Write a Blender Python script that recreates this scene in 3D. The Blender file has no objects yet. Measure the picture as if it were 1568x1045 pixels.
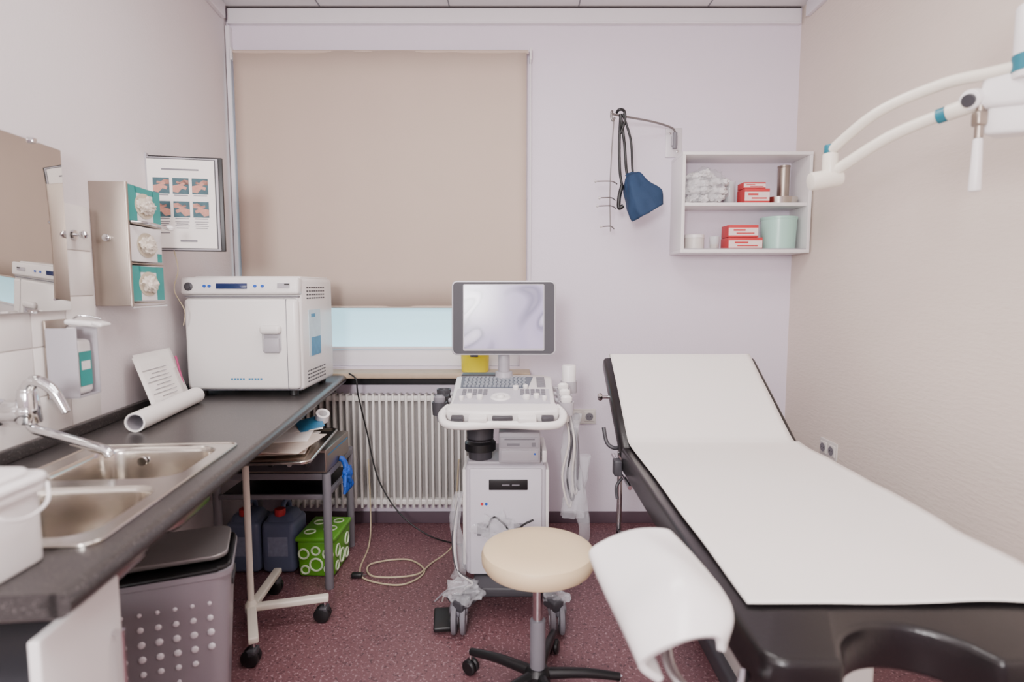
import bpy, bmesh, math, random
from mathutils import Vector, Matrix, Euler, noise
random.seed(4)
SC = bpy.context.scene
COL = SC.collection
A = math.radians(5.25)

# ------------------------------------------------------------ materials
def lin(h):
    h = h.lstrip('#'); o = []
    for i in (0, 2, 4):
        c = int(h[i:i+2], 16)/255
        o.append(c/12.92 if c <= .04045 else ((c+.055)/1.055)**2.4)
    return (*o, 1)
def M(name, hexc, rough=.5, metal=0, bump=0, bscale=60, var=.06, vscale=6, alpha=1, emit=0, specks=None, trans=0, stretch=None, coat=0):
    m = bpy.data.materials.new(name); m.use_nodes = True
    nt = m.node_tree; N = nt.nodes; L = nt.links
    b = N['Principled BSDF']
    b.inputs['Roughness'].default_value = rough
    b.inputs['Metallic'].default_value = metal
    b.inputs['Alpha'].default_value = alpha
    b.inputs['Transmission Weight'].default_value = trans
    b.inputs['Coat Weight'].default_value = coat
    tc = N.new('ShaderNodeTexCoord')
    mp = N.new('ShaderNodeMapping'); L.new(tc.outputs['Object'], mp.inputs['Vector'])
    if stretch: mp.inputs['Scale'].default_value = stretch
    nz = N.new('ShaderNodeTexNoise'); nz.inputs['Scale'].default_value = vscale; nz.inputs['Detail'].default_value = 4
    L.new(mp.outputs[0], nz.inputs['Vector'])
    mx = N.new('ShaderNodeMix'); mx.data_type = 'RGBA'
    c = lin(hexc)
    mx.inputs[6].default_value = tuple(max(0, v*(1-var)) for v in c[:3])+(1,)
    mx.inputs[7].default_value = tuple(min(1, v*(1+var)) for v in c[:3])+(1,)
    L.new(nz.outputs['Fac'], mx.inputs[0])
    out = mx.outputs[2]
    for (hx, sc, thr, seed) in (specks or []):
        n2 = N.new('ShaderNodeTexNoise'); n2.noise_dimensions = '4D'
        n2.inputs['W'].default_value = seed; n2.inputs['Scale'].default_value = sc; n2.inputs['Detail'].default_value = 1
        L.new(tc.outputs['Object'], n2.inputs['Vector'])
        r = N.new('ShaderNodeMapRange'); r.inputs['From Min'].default_value = thr; r.inputs['From Max'].default_value = thr+.07
        L.new(n2.outputs['Fac'], r.inputs['Value'])
        m2 = N.new('ShaderNodeMix'); m2.data_type = 'RGBA'
        L.new(r.outputs[0], m2.inputs[0]); L.new(out, m2.inputs[6]); m2.inputs[7].default_value = lin(hx)
        out = m2.outputs[2]
    L.new(out, b.inputs['Base Color'])
    if emit:
        L.new(out, b.inputs['Emission Color']); b.inputs['Emission Strength'].default_value = emit
    if bump:
        n3 = N.new('ShaderNodeTexNoise'); n3.inputs['Scale'].default_value = bscale; n3.inputs['Detail'].default_value = 3
        L.new(mp.outputs[0], n3.inputs['Vector'])
        bp = N.new('ShaderNodeBump'); bp.inputs['Strength'].default_value = bump; bp.inputs['Distance'].default_value = .01
        L.new(n3.outputs['Fac'], bp.inputs['Height']); L.new(bp.outputs[0], b.inputs['Normal'])
    return m

wallB = M('wall_lavender', '#E1D7E4', .85, bump=.12, bscale=120, var=.015)
wallL = M('wall_white', '#DED6D8', .85, bump=.12, bscale=120, var=.015)
wallR = M('wall_warm', '#DFD1C6', .85, bump=.22, bscale=28, var=.02, stretch=(1, 1, 3.5))
ceilM = M('ceiling_panel', '#DAD5D8', .9, var=.02)
trimM = M('trim_white', '#E6E1E6', .5, var=.02)
gapM = M('gap_shade', '#3A3436', .8)
floorM = M('floor_vinyl', '#6F4B50', .45, var=.12, vscale=3, bump=.02, bscale=200,
           specks=[('#9A7A7F', 100, .58, 1.3), ('#4C3237', 105, .60, 5.1), ('#B09498', 160, .66, 9.7)])
skirtM = M('skirting', '#5A4853', .6)
counterM = M('counter_laminate', '#343030', .34, var=.1, specks=[('#6A6462', 260, .62, 2.2), ('#1B1919', 200, .6, 7.2)])
steel = M('stainless', '#C6C0B8', .2, 1, var=.04, bump=.02, bscale=40, stretch=(1, 12, 1))
steelD = M('brushed_steel', '#A59A90', .4, 1, var=.05)
chrome = M('chrome', '#D8D8DA', .08, 1, var=.01)
white = M('white_plastic', '#E8E4E4', .35, var=.015)
whiteG = M('white_enamel', '#E6E2E0', .3, var=.015)
offw = M('offwhite_plastic', '#D9D3CE', .4, var=.02)
greyL = M('light_grey_plastic', '#A9A5AC', .4, var=.02)
grey = M('grey_plastic', '#77757C', .45, var=.03)
greyD = M('dark_grey_plastic', '#3E3D42', .45, var=.03)
black = M('black_plastic', '#141416', .4, var=.05)
leather = M('black_leather', '#151214', .28, var=.1, bump=.08, bscale=220)
paper = M('paper_white', '#EFEAE6', .8, var=.01, bump=.1, bscale=9)
blindM = M('blind_fabric', '#C4B1A4', .9, var=.02, bump=.06, bscale=300)
skyglass = M('frosted_glass', '#AEDAEA', .4, emit=1.5, var=.02)
lampglass = M('lamp_diffuser', '#FFFFFF', .4, emit=2.0, var=0)
sillM = M('sill_stone', '#B39F88', .5, var=.1, vscale=30)
radM = M('radiator_enamel', '#DCD8D4', .35, var=.01)
radB = M('radiator_shadow_panel', '#8E8A88', .5, var=.01)  # darker grey stands in for shade between the fins
teal = M('teal', '#1E8E8A', .5)
tealD = M('teal_ring', '#1C6E80', .4)
blue = M('blue_cloth', '#1C3656', .8, bump=.3, bscale=30, var=.2)
blueB = M('blue_bright', '#1C55B8', .5, var=.1)
blueP = M('blue_print', '#3F7FA6', .5, var=.3, vscale=40)
navy = M('display_navy', '#1B2A55', .2)
yellow = M('yellow_plastic', '#E8D820', .4)
greenB = M('green_box', '#5FA32C', .45, var=.05)
greenL = M('green_light', '#D9E9C8', .45)
greenC = M('mint_plastic', '#A9D3C6', .3, var=.03)
binM = M('bin_plastic', '#A39EA6', .30, .25, var=.03)
redC = M('red', '#C2343A', .5)
cartM = M('carton_pink_white', '#EBD5D2', .5)
jugM = M('jug_plastic', '#68738F', .3, var=.08, alpha=.92)
seatM = M('cream_vinyl', '#E0C9A4', .4, var=.02)
creamP = M('cream_enamel', '#E4DDD0', .35, var=.02)
clear = M('clear_plastic', '#E9EAF0', .08, alpha=.24, bump=.5, bscale=25)
cotton = M('cotton', '#ECE9EA', .8, alpha=.8, bump=.8, bscale=30)
glassM = M('clear_tumbler', '#E8EEF0', .05, alpha=.35)
skinP = M('print_skin', '#C08878', .6, var=.3, vscale=90)
mirrorM = M('mirror_glass', '#C9C6C2', .02, 1, var=0)
cableY = M('cable_cream', '#B7A98C', .5)
tileM = M('tile_white', '#E2DCD9', .22, var=.02)
grout = M('grout', '#CFC8C4', .8)
pinkP = M('paper_magenta', '#A33C6A', .6)
def screen_mat():  # lavender reflection swirls painted into the colour and a faint glow
    m = bpy.data.materials.new('monitor_screen_reflection'); m.use_nodes = True
    N = m.node_tree.nodes; L = m.node_tree.links; b = N['Principled BSDF']
    tc = N.new('ShaderNodeTexCoord')
    nz = N.new('ShaderNodeTexNoise'); nz.inputs['Scale'].default_value = 3.2; nz.inputs['Detail'].default_value = .5; nz.inputs['Distortion'].default_value = 1.6
    L.new(tc.outputs['Object'], nz.inputs['Vector'])
    r = N.new('ShaderNodeValToRGB'); e = r.color_ramp.elements
    e[0].position = .40; e[0].color = lin('#ABA3C0'); e[1].position = .72; e[1].color = lin('#BAB3CC')
    for p_, c_ in ((.50, '#A29ABA'), (.545, '#7C7892'), (.575, '#B5AEC8'), (.62, '#CFCBDC'), (.66, '#827E98')):
        q = e.new(p_); q.color = lin(c_)
    L.new(nz.outputs['Fac'], r.inputs[0]); L.new(r.outputs[0], b.inputs['Base Color'])
    L.new(r.outputs[0], b.inputs['Emission Color']); b.inputs['Emission Strength'].default_value = .22
    b.inputs['Roughness'].default_value = .18
    return m
screenM = screen_mat()

# ------------------------------------------------------------ builders
def G(name, loc=(0, 0, 0), rz=0, rot=None):
    e = bpy.data.objects.new(name, None); COL.objects.link(e)
    e.empty_display_size = .05
    e.location = loc; e.rotation_euler = rot if rot else (0, 0, rz)
    return e
def LW(off, al, z=0):
    return (-1.179+off*math.cos(A)-al*math.sin(A), off*math.sin(A)+al*math.cos(A), z)
def fin(bm, name, parent, mat, loc=(0, 0, 0), rot=(0, 0, 0), ang=38, mats=None):
    me = bpy.data.meshes.new(name)
    bmesh.ops.recalc_face_normals(bm, faces=bm.faces)
    bm.to_mesh(me); bm.free()
    for p in me.polygons: p.use_smooth = True
    me.set_sharp_from_angle(angle=math.radians(ang))
    me.materials.append(mat)
    for m in (mats or []): me.materials.append(m)
    o = bpy.data.objects.new(name, me); COL.objects.link(o)
    o.location = loc; o.rotation_euler = rot
    if parent: o.parent = parent
    return o
def box(parent, name, c, s, mat, bev=0, rot=(0, 0, 0), seg=3, taper=None):
    bm = bmesh.new(); bmesh.ops.create_cube(bm, size=1)
    for v in bm.verts:
        v.co = Vector((v.co.x*s[0], v.co.y*s[1], v.co.z*s[2]))
        if taper and v.co.z < 0: v.co.x *= taper; v.co.y *= taper
    if bev: bmesh.ops.bevel(bm, geom=list(bm.edges), offset=bev, segments=seg, profile=.5, affect='EDGES')
    return fin(bm, name, parent, mat, c, rot)
def boxes(parent, name, lst, mat, bev=0, loc=(0, 0, 0), rot=(0, 0, 0)):
    bm = bmesh.new()
    for c, s in lst:
        r = bmesh.ops.create_cube(bm, size=1)
        for v in r['verts']:
            v.co = Vector((v.co.x*s[0]+c[0], v.co.y*s[1]+c[1], v.co.z*s[2]+c[2]))
    if bev: bmesh.ops.bevel(bm, geom=list(bm.edges), offset=bev, segments=2, profile=.5, affect='EDGES')
    return fin(bm, name, parent, mat, loc, rot)
def lathe(parent, name, prof, mat, loc=(0, 0, 0), rot=(0, 0, 0), n=40, sy=1):
    bm = bmesh.new(); rings = []
    for r, z in prof:
        if r < 1e-5: rings.append([bm.verts.new((0, 0, z))])
        else: rings.append([bm.verts.new((r*math.cos(2*math.pi*i/n), sy*r*math.sin(2*math.pi*i/n), z)) for i in range(n)])
    for a, b in zip(rings[:-1], rings[1:]):
        for i in range(n):
            j = (i+1) % n
            if len(a) == 1 and len(b) > 1: bm.faces.new((a[0], b[i], b[j]))
            elif len(b) == 1 and len(a) > 1: bm.faces.new((a[i], a[j], b[0]))
            elif len(a) > 1: bm.faces.new((a[i], a[j], b[j], b[i]))
    return fin(bm, name, parent, mat, loc, rot, 32)
def cyl(parent, name, p0, p1, r, mat, r2=None, n=24, bev=.0):
    p0 = Vector(p0); p1 = Vector(p1); d = p1-p0; h = d.length
    r2 = r if r2 is None else r2
    b = min(bev, r*.9, h*.45)
    prof = [(0, 0), (r-b, 0)]+([(r-b*.3, b*.3), (r, b)] if b else [])
    prof += ([(r2, h-b), (r2-b*.3, h-b*.3)] if b else [(r2, h)])+([(r2-b, h)] if b else [])+[(0, h)]
    q = d.to_track_quat('Z', 'Y').to_euler()
    return lathe(parent, name, prof, mat, p0, q, n)
def catm(pts, k=8, closed=False):
    P = [Vector(p) for p in pts]
    if len(P) < 3 and not closed: return P
    out = []; n = len(P)
    for i in range(n if closed else n-1):
        if closed: a, b, c, d = P[(i-1) % n], P[i], P[(i+1) % n], P[(i+2) % n]
        else: a, b, c, d = P[max(i-1, 0)], P[i], P[i+1], P[min(i+2, n-1)]
        for j in range(k):
            t = j/k
            out.append(.5*((2*b)+(c-a)*t+(2*a-5*b+4*c-d)*t*t+(3*b-a-3*c+d)*t**3))
    if not closed: out.append(P[-1])
    return out
def tube(parent, name, pts, r, mat, n=10, k=8, smooth=True, r2=None, closed=False):
    P = catm(pts, k, closed) if smooth else [Vector(p) for p in pts]
    bm = bmesh.new(); rings = []; up = None; m = len(P)
    for i, p in enumerate(P):
        t = (P[(i+1) % m]-P[i-1]) if closed else (P[min(i+1, m-1)]-P[max(i-1, 0)])
        t.normalize()
        if up is None:
            up = Vector((0, 0, 1)) if abs(t.z) < .9 else Vector((1, 0, 0))
        up = (up-t*up.dot(t)).normalized(); s = t.cross(up)
        rr = r if r2 is None else r+(r2-r)*i/(m-1)
        rings.append([bm.verts.new(p+(up*math.cos(2*math.pi*q/n)+s*math.sin(2*math.pi*q/n))*rr) for q in range(n)])
    for i in range(m if closed else m-1):
        a = rings[i]; b = rings[(i+1) % m]
        for q in range(n):
            j = (q+1) % n; bm.faces.new((a[q], a[j], b[j], b[q]))
    if not closed:
        bm.faces.new(rings[0]); bm.faces.new(rings[-1])
    return fin(bm, name, parent, mat, ang=50)
def rrect(x0, y0, x1, y1, r, n=6):
    o = []
    for cx, cy, a0 in ((x1-r, y1-r, 0), (x0+r, y1-r, 90), (x0+r, y0+r, 180), (x1-r, y0+r, 270)):
        for i in range(n+1):
            a = math.radians(a0+90*i/n); o.append((cx+r*math.cos(a), cy+r*math.sin(a)))
    return o
def prism(parent, name, outer, z0, z1, mat, holes=(), loc=(0, 0, 0), rot=(0, 0, 0), bev=0):
    bm = bmesh.new(); ed = []
    for loop in [outer]+list(holes):
        vs = [bm.verts.new((x, y, z1)) for x, y in loop]
        for i in range(len(vs)): ed.append(bm.edges.new((vs[i], vs[(i+1) % len(vs)])))
    if holes: bmesh.ops.triangle_fill(bm, edges=ed, use_beauty=True)
    else: bm.faces.new([v for v in bm.verts])
    r = bmesh.ops.extrude_face_region(bm, geom=list(bm.faces))
    for g in r['geom']:
        if isinstance(g, bmesh.types.BMVert): g.co.z = z0
    bmesh.ops.recalc_face_normals(bm, faces=bm.faces)
    if bev:
        es = [e for e in bm.edges if len(e.link_faces) == 2 and e.calc_face_angle(0) > .9]
        bmesh.ops.bevel(bm, geom=es, offset=bev, segments=3, profile=.5, affect='EDGES')
    return fin(bm, name, parent, mat, loc, rot)
def surf(parent, name, nu, nv, f, mat, thick=0, loc=(0, 0, 0), rot=(0, 0, 0), sub=0):
    bm = bmesh.new()
    g = [[bm.verts.new(f(i/(nu-1), j/(nv-1))) for j in range(nv)] for i in range(nu)]
    for i in range(nu-1):
        for j in range(nv-1): bm.faces.new((g[i][j], g[i+1][j], g[i+1][j+1], g[i][j+1]))
    o = fin(bm, name, parent, mat, loc, rot, 60)
    if thick:
        s = o.modifiers.new('s', 'SOLIDIFY'); s.thickness = thick; s.offset = 0
    if sub:
        s = o.modifiers.new('ss', 'SUBSURF'); s.levels = sub; s.render_levels = sub
    return o
def blob(parent, name, c, s, mat, amp=.15, fr=3, sub=4, seed=0):
    bm = bmesh.new(); bmesh.ops.create_icosphere(bm, subdivisions=sub, radius=1)
    for v in bm.verts:
        d = v.co.copy()
        k = 1+amp*noise.noise(d*fr+Vector((seed, 0, 0)))+amp*.5*noise.noise(d*fr*2.7+Vector((0, seed, 0)))
        v.co = Vector((d.x*s[0]*k, d.y*s[1]*k, d.z*s[2]*k))
    return fin(bm, name, parent, mat, c, ang=60)

# ------------------------------------------------------------ room shell
D = 3.16; H = 2.73; XR = 1.49; YF = -1.3
xl = lambda y: -1.179-.092*y
prism(None, 'floor', [(xl(YF)-.1, YF-.1), (XR+.1, YF-.1), (XR+.1, D+.12), (xl(D)-.1, D+.12)], -.1, 0, floorM)
cl = G('ceiling')
prism(cl, 'slab', [(xl(YF)-.1, YF-.1), (XR+.1, YF-.1), (XR+.1, D+.12), (xl(D)-.1, D+.12)], H, H+.1, ceilM)
boxes(cl, 'seams', [((x, (D+YF)/2, H-.001), (.006, D-YF-.02, .004)) for x in (-.98, -.32, .34, 1.0)]+[((.05, y, H-.001), (2.2, .006, .004)) for y in (2.9, 1.6, .3)], grey)
wx0, wx1, wz0, wz1 = -1.38, .04, .872, 2.42
prism(None, 'wall_back', [(-1.62, 0), (XR+.12, 0), (XR+.12, H), (-1.62, H)], -.14, 0, wallB,
      holes=[[(wx0, wz0), (wx1, wz0), (wx1, wz1), (wx0, wz1)]], loc=(0, D, 0), rot=(math.pi/2, 0, 0))
prism(None, 'wall_left', [(xl(YF), YF), (xl(D), D), (xl(D)-.12, D), (xl(YF)-.12, YF)], 0, H, wallL)
box(None, 'wall_right', (XR+.06, (D+YF)/2, H/2), (.12, D-YF, H), wallR)
box(None, 'wall_front', ((XR+xl(YF))/2, YF-.06, H/2), (XR-xl(YF)+.2, .12, H), wallB)
box(None, 'baseboard_back', (.0, D-.006, .032), (2.92, .012, .064), skirtM, .002)
box(None, 'baseboard_right', (XR-.006, (D+YF)/2, .032), (.012, D-YF-.05, .064), skirtM, .002)
box(None, 'baseboard_left', LW(.007, 1.0, .032), (.012, 4.0, .064), skirtM, .002, rot=(0, 0, A))
t1 = G('trim_1'); box(t1, 'board', (.01, D-.012, H-.045), (2.93, .024, .07), trimM, .003)
box(t1, 'gap_shade_strip', (.01, D-.012, H-.006), (2.93, .024, .008), gapM)  # solid dark strip painted in as the shadow gap above the board
box(t1, 'lip', (.01, D-.015, H-.083), (2.93, .030, .008), trimM, .002)
t2 = G('trim_2')
box(t2, 'board', LW(.012, 1.0, H-.045), (.024, 4.2, .07), trimM, .003, rot=(0, 0, A))
t3 = G('trim_3'); box(t3, 'board', (XR-.012, .92, H-.045), (.024, 4.3, .07), trimM, .003)
cd = G('corner_duct'); box(cd, 'cover', (-1.452, D-.018, 1.78), (.022, .036, 1.70), trimM, .003)
box(cd, 'clip', (-1.452, D-.037, 1.78), (.016, .003, 1.66), trimM, .001)

# window_1
w = G('window_1')
vm = (wz0+.09+wz1-.06)/2; vh = (wz1-.06)-(wz0+.09)
fr = [((-.67, 0, wz0+.045), (1.42, .07, .09)), ((-.67, 0, wz1-.03), (1.42, .07, .06)),
      ((wx0+.03, 0, vm), (.06, .07, vh)), ((wx1-.03, 0, vm), (.06, .07, vh))]
boxes(w, 'frame', fr, trimM, .004, loc=(0, D+.07, 0))
box(w, 'sash_bead', (-.67, D+.03, .972), (1.30, .012, .016), trimM, .004)
box(w, 'glass', (-.67, D+.08, vm), (1.30, .01, vh), skyglass)
s = G('window_sill')
box(s, 'slab', (-.655, D-.079, .845), (1.50, .158, .028), sillM, .004)
box(s, 'dark_gap_strip', (-.655, D-.014, .803), (1.50, .024, .05), black, .002)  # black strip standing for the dark gap below the sill
b = G('roller_blind')
surf(b, 'fabric', 30, 10, lambda u, v: (-1.42+u*(1.495), D-.05+.003*math.sin(u*9)+.002*math.sin(u*31), 2.50-v*1.30), blindM, .0015)
box(b, 'hem_bar', (-.6725, D-.05, 1.198), (1.495, .008, .012), blindM, .003)
cyl(b, 'roller', (-1.42, D-.042, 2.497), (.085, D-.042, 2.497), .010, blindM)
boxes(b, 'brackets', [((-1.427, D-.03, 2.485), (.008, .06, .06)), ((.095, D-.03, 2.485), (.010, .06, .06))], white, .002)
tube(b, 'bead_chain', [(.094, D-.06, 2.48), (.096, D-.055, 1.9), (.094, D-.05, 1.25)], .002, white, n=6)
# unseen window added behind camera for fill, sited from lamp-arm shadow; ceiling luminaires
w2 = G('window_2')
WX, WZ = -.50, 1.80
boxes(w2, 'frame', [((WX, YF+.02, WZ-.45), (.86, .04, .06)), ((WX, YF+.02, WZ+.45), (.86, .04, .06)), ((WX-.40, YF+.02, WZ), (.06, .04, .84)), ((WX+.40, YF+.02, WZ), (.06, .04, .84))], trimM, .004)
box(w2, 'glass', (WX, YF+.008, WZ), (.76, .01, .84), lampglass)
for i, yy in enumerate((.25, 1.75)):
    cg = G('ceiling_light', (.0, yy, H-.03))
    box(cg, 'housing', (0, 0, 0), (1.25, .64, .06), white, .008)
    box(cg, 'diffuser', (0, 0, -.031), (1.17, .56, .006), lampglass, .001)
def area(name, loc, rot, sx, sy, e, col):
    l = bpy.data.lights.new(name, 'AREA'); l.shape = 'RECTANGLE'; l.size = sx; l.size_y = sy; l.energy = e; l.color = col
    o = bpy.data.objects.new(name, l); COL.objects.link(o); o.location = loc; o.rotation_euler = rot; return o
area('ceiling_lamp_light', (0, .25, H-.075), (0, 0, 0), 1.15, .55, 21, (1, .95, .91))
area('ceiling_lamp_light', (0, 1.75, H-.075), (0, 0, 0), 1.15, .55, 21, (1, .95, .92))
area('window_daylight', (WX, YF+.06, WZ), (math.radians(90), 0, math.radians(-10)), .48, .58, 98, (1, .965, .965))

# radiator
r = G('radiator', (-.70, D-.07, 0))
boxes(r, 'fins', [((-.52+i*.0347, -.006, .43), (.013, .055, .62)) for i in range(31)], radM, .004)
boxes(r, 'headers', [((0, 0, .715), (1.06, .05, .03)), ((0, 0, .15), (1.06, .05, .03))], radM, .006)
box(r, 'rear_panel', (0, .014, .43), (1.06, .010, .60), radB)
boxes(r, 'wall_brackets', [((-.4, .05, .6), (.03, .04, .05)), ((.4, .05, .6), (.03, .04, .05)), ((-.4, .05, .2), (.03, .04, .05)), ((.4, .05, .2), (.03, .04, .05))], radM)

# ------------------------------------------------------------ left wall group
t = G('tile_backsplash', LW(0, 0), A)
box(t, 'grout_bed', (.003, 1.175, 1.20), (.006, 1.45, .70), grout)
boxes(t, 'tiles', [((.007, .525+i*.145, .924+j*.14), (.006, .142, .137)) for i in range(10) for j in range(5)], tileM, .0015)
m = G('mirror', LW(0, 0), A)
box(m, 'glass', (.0225, 1.475, 1.466), (.006, .57, .465), mirrorM, .001)
box(m, 'backing', (.0165, 1.475, 1.466), (.006, .56, .455), greyD)
boxes(m, 'clips', [((.024, 1.645, 1.699), (.016, .02, .014)), ((.024, 1.60, 1.233), (.012, .02, .008))], chrome, .002)
c = G('countertop', LW(0, 0), A)
prism(c, 'slab', [(.0, .78), (.58, .78), (.58, 2.95), (.0, 2.95)], .81, .85, counterM, holes=[rrect(.165, .955, .525, 1.60, .03)], bev=0)
box(c, 'upstand', (.018, 1.94, .868), (.02, 1.9, .035), counterM, .003)
tube(c, 'front_nosing', [(.58, .78, .83), (.58, 2.95, .83)], .02, counterM, smooth=False, n=16)
boxes(c, 'support_battens', [((.05, 1.9, .79), (.03, 2.0, .04)), ((.30, 2.93, .79), (.5, .02, .04))], greyD)
cyl(c, 'leg', (.3, 2.91, 0), (.3, 2.91, .81), .018, greyD)
s = G('double_sink', LW(0, 0), A)
h1 = rrect(.195, .975, .51, 1.255, .06, 8); h2 = rrect(.195, 1.305, .51, 1.585, .06, 8)
prism(s, 'flange', rrect(.14, .935, .545, 1.62, .03), .8505, .855, steel, holes=[h1, h2], bev=0)
tube(s, 'flange_rim', [(x, y, .8545) for x, y in rrect(.143, .938, .542, 1.617, .03)], .0035, steel, smooth=False, closed=True, n=8)
for nm, lp in (('bowl_1', h1), ('bowl_2', h2)):
    bm = bmesh.new(); cx = sum(p[0] for p in lp)/len(lp); cy = sum(p[1] for p in lp)/len(lp); rings = []
    for k, z in ((1, .855), (.975, .850), (.96, .84), (.93, .76), (.90, .72), (.82, .705), (.5, .702), (.12, .70)):
        rings.append([bm.verts.new((cx+(x-cx)*k, cy+(y-cy)*k, z)) for x, y in lp])
    for a, b2 in zip(rings[:-1], rings[1:]):
        for i in range(len(a)):
            j = (i+1) % len(a); bm.faces.new((a[i], a[j], b2[j], b2[i]))
    bm.faces.new(rings[-1]); fin(bm, nm, s, steel, ang=60)
    lathe(s, nm+'_drain', [(0, .703), (.015, .703), (.018, .706), (.03, .706), (.033, .702)], chrome, (cx, cy, 0))
cyl(s, 'overflow', (.30, 1.574, .82), (.30, 1.566, .82), .012, chrome)
tube(s, 'trap_pipe', [(.33, 1.44, .70), (.33, 1.44, .67), (.28, 1.46, .655), (.18, 1.50, .66), (.1, 1.50, .665), (.02, 1.50, .665)], .018, offw)
tube(s, 'trap_branch', [(.35, 1.115, .70), (.35, 1.13, .67), (.34, 1.25, .66), (.33, 1.43, .66)], .016, offw)
# faucet
f = G('sink_faucet', LW(0, 0), A)
lathe(f, 'escutcheon', [(0, 0), (.034, 0), (.034, .006), (.022, .016), (0, .016)], chrome, (.012, 1.47, .985), (0, math.pi/2, 0))
cyl(f, 'body', (.02, 1.47, .985), (.10, 1.47, .985), .028, chrome, bev=.006)
cyl(f, 'cartridge', (.085, 1.47, .955), (.085, 1.47, 1.04), .028, chrome, r2=.023, bev=.006)
tube(f, 'lever', [(.08, 1.47, 1.03), (.105, 1.465, 1.065), (.15, 1.46, 1.045), (.185, 1.455, .985)], .019, chrome, r2=.010)
tube(f, 'spout', [(.085, 1.47, .97), (.10, 1.46, .945), (.15, 1.44, .935), (.26, 1.41, .91), (.305, 1.40, .898), (.315, 1.398, .885)], .0125, chrome, n=14)
cyl(f, 'handle_cap', (.085, 1.47, 1.028), (.085, 1.47, 1.046), .021, chrome, bev=.004)
# white tub
c = G('white_plastic_tub', (-.846, .885, .85))
prism(c, 'tub', rrect(-.070, -.07, .070, .07, .03), .001, .128, white, bev=.004)
prism(c, 'rim', rrect(-.078, -.078, .078, .078, .034), .120, .132, white, bev=.002)
prism(c, 'lid', rrect(-.081, -.081, .081, .081, .036), .1325, .146, white, bev=.005)
prism(c, 'lid_dome', rrect(-.062, -.062, .062, .062, .03), .146, .156, white, bev=.004)
tube(c, 'handle', [(.079, -.06, .13), (.093, -.04, .105), (.096, .0, .095), (.093, .04, .105), (.079, .06, .13)], .0025, white)

# soap dispenser
d = G('soap_dispenser', LW(.013, 1.70, .985), A)
box(d, 'back_plate', (.004, 0, .11), (.008, .10, .225), steelD, .002)
box(d, 'side_plate', (.045, -.048, .10), (.085, .004, .20), greyL, .001)
box(d, 'side_plate_far', (.045, .048, .10), (.085, .004, .20), greyL, .001)
box(d, 'bottom_plate', (.045, 0, .002), (.085, .10, .004), greyL)
box(d, 'bottle', (.045, 0, .085), (.065, .075, .16), white, .014)
box(d, 'bottle_label', (.0785, 0, .08), (.001, .055, .10), teal)
box(d, 'bottle_label_text', (.0793, 0, .09), (.001, .04, .025), white)
cyl(d, 'pump', (.045, 0, .165), (.045, 0, .20), .012, white)
box(d, 'lever_arm', (.085, 0, .212), (.10, .038, .016), white, .007, rot=(0, .10, 0))
box(d, 'lever_paddle', (.128, 0, .210), (.03, .05, .012), white, .005, rot=(0, .3, 0))
tube(d, 'lever_wire', [(.012, .03, .20), (.05, .03, .232), (.10, .05, .222)], .003, chrome)

# glove dispenser
g = G('glove_box_dispenser', LW(.0, 1.925, 1.24), A)
box(g, 'side_plate', (.055, 0, .20), (.11, .006, .40), steelD, .002)
box(g, 'back_plate', (.005, .115, .20), (.008, .23, .40), steelD, .001)
tube(g, 'front_fold', [(.11, .004, .0), (.11, .004, .40)], .006, steelD, smooth=False)
for i in range(3):
    z = .012+i*.132
    box(g, 'shelf_%d' % i, (.055, .115, z-.004), (.11, .22, .004), steelD)
    box(g, 'glove_box_%d' % i, (.06, .115, z+.062), (.10, .21, .118), white, .002)
    boxes(g, 'box_print_%d' % i, [((.1105, .195, z+.062), (.001, .05, .117)), ((.1105, .04, z+.062), (.001, .05, .117)), ((.1105, .115, z+.11), (.001, .12, .02))] if i != 1 else [((.1105, .20, z+.02), (.001, .03, .03))], teal)
    lathe(g, 'opening_%d' % i, [(0, 0), (.042, 0), (.042, .001), (0, .001)], M('cut_card_%d' % i, '#C9BDA9', .7), (.1112, .115, z+.06), (0, math.pi/2, 0), sy=1.5, n=30)
    blob(g, 'glove_%d' % i, (.115, .115, z+.06), (.014, .045, .024), M('latex_%d' % i, '#E2D8CB', .5), .7, 2.8, 4, i)
    blob(g, 'glove_fold_%d' % i, (.122, .105, z+.052), (.010, .028, .012), bpy.data.materials['latex_%d' % i], .6, 3, 3, i+5)
tube(g, 'retaining_arm', [(.11, .02, .275), (.14, .06, .275), (.15, .12, .272), (.15, .19, .268)], .005, chrome)
lathe(g, 'arm_knob', [(0, 0), (.012, .002), (.015, .01), (.01, .018), (0, .02)], white, (.15, .2, .262))
cyl(g, 'lock_knob', (.05, -.003, .22), (.05, -.016, .22), .012, chrome, bev=.003)
tube(g, 'bottom_lip', [(.113, .0, -.004), (.118, .12, -.004), (.113, .225, -.004)], .004, chrome)

k = G('towel_knob', LW(.013, 1.815, 1.46), A)
lathe(k, 'rosette', [(0, 0), (.016, 0), (.014, .006), (0, .007)], chrome, (0, 0, 0), (0, math.pi/2, 0))
lathe(k, 'ball', [(0, -.013), (.009, -.009), (.013, 0), (.009, .009), (0, .013)], chrome, (.028, 0, 0))
cyl(k, 'stem', (.004, 0, 0), (.02, 0, 0), .004, chrome)

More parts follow.
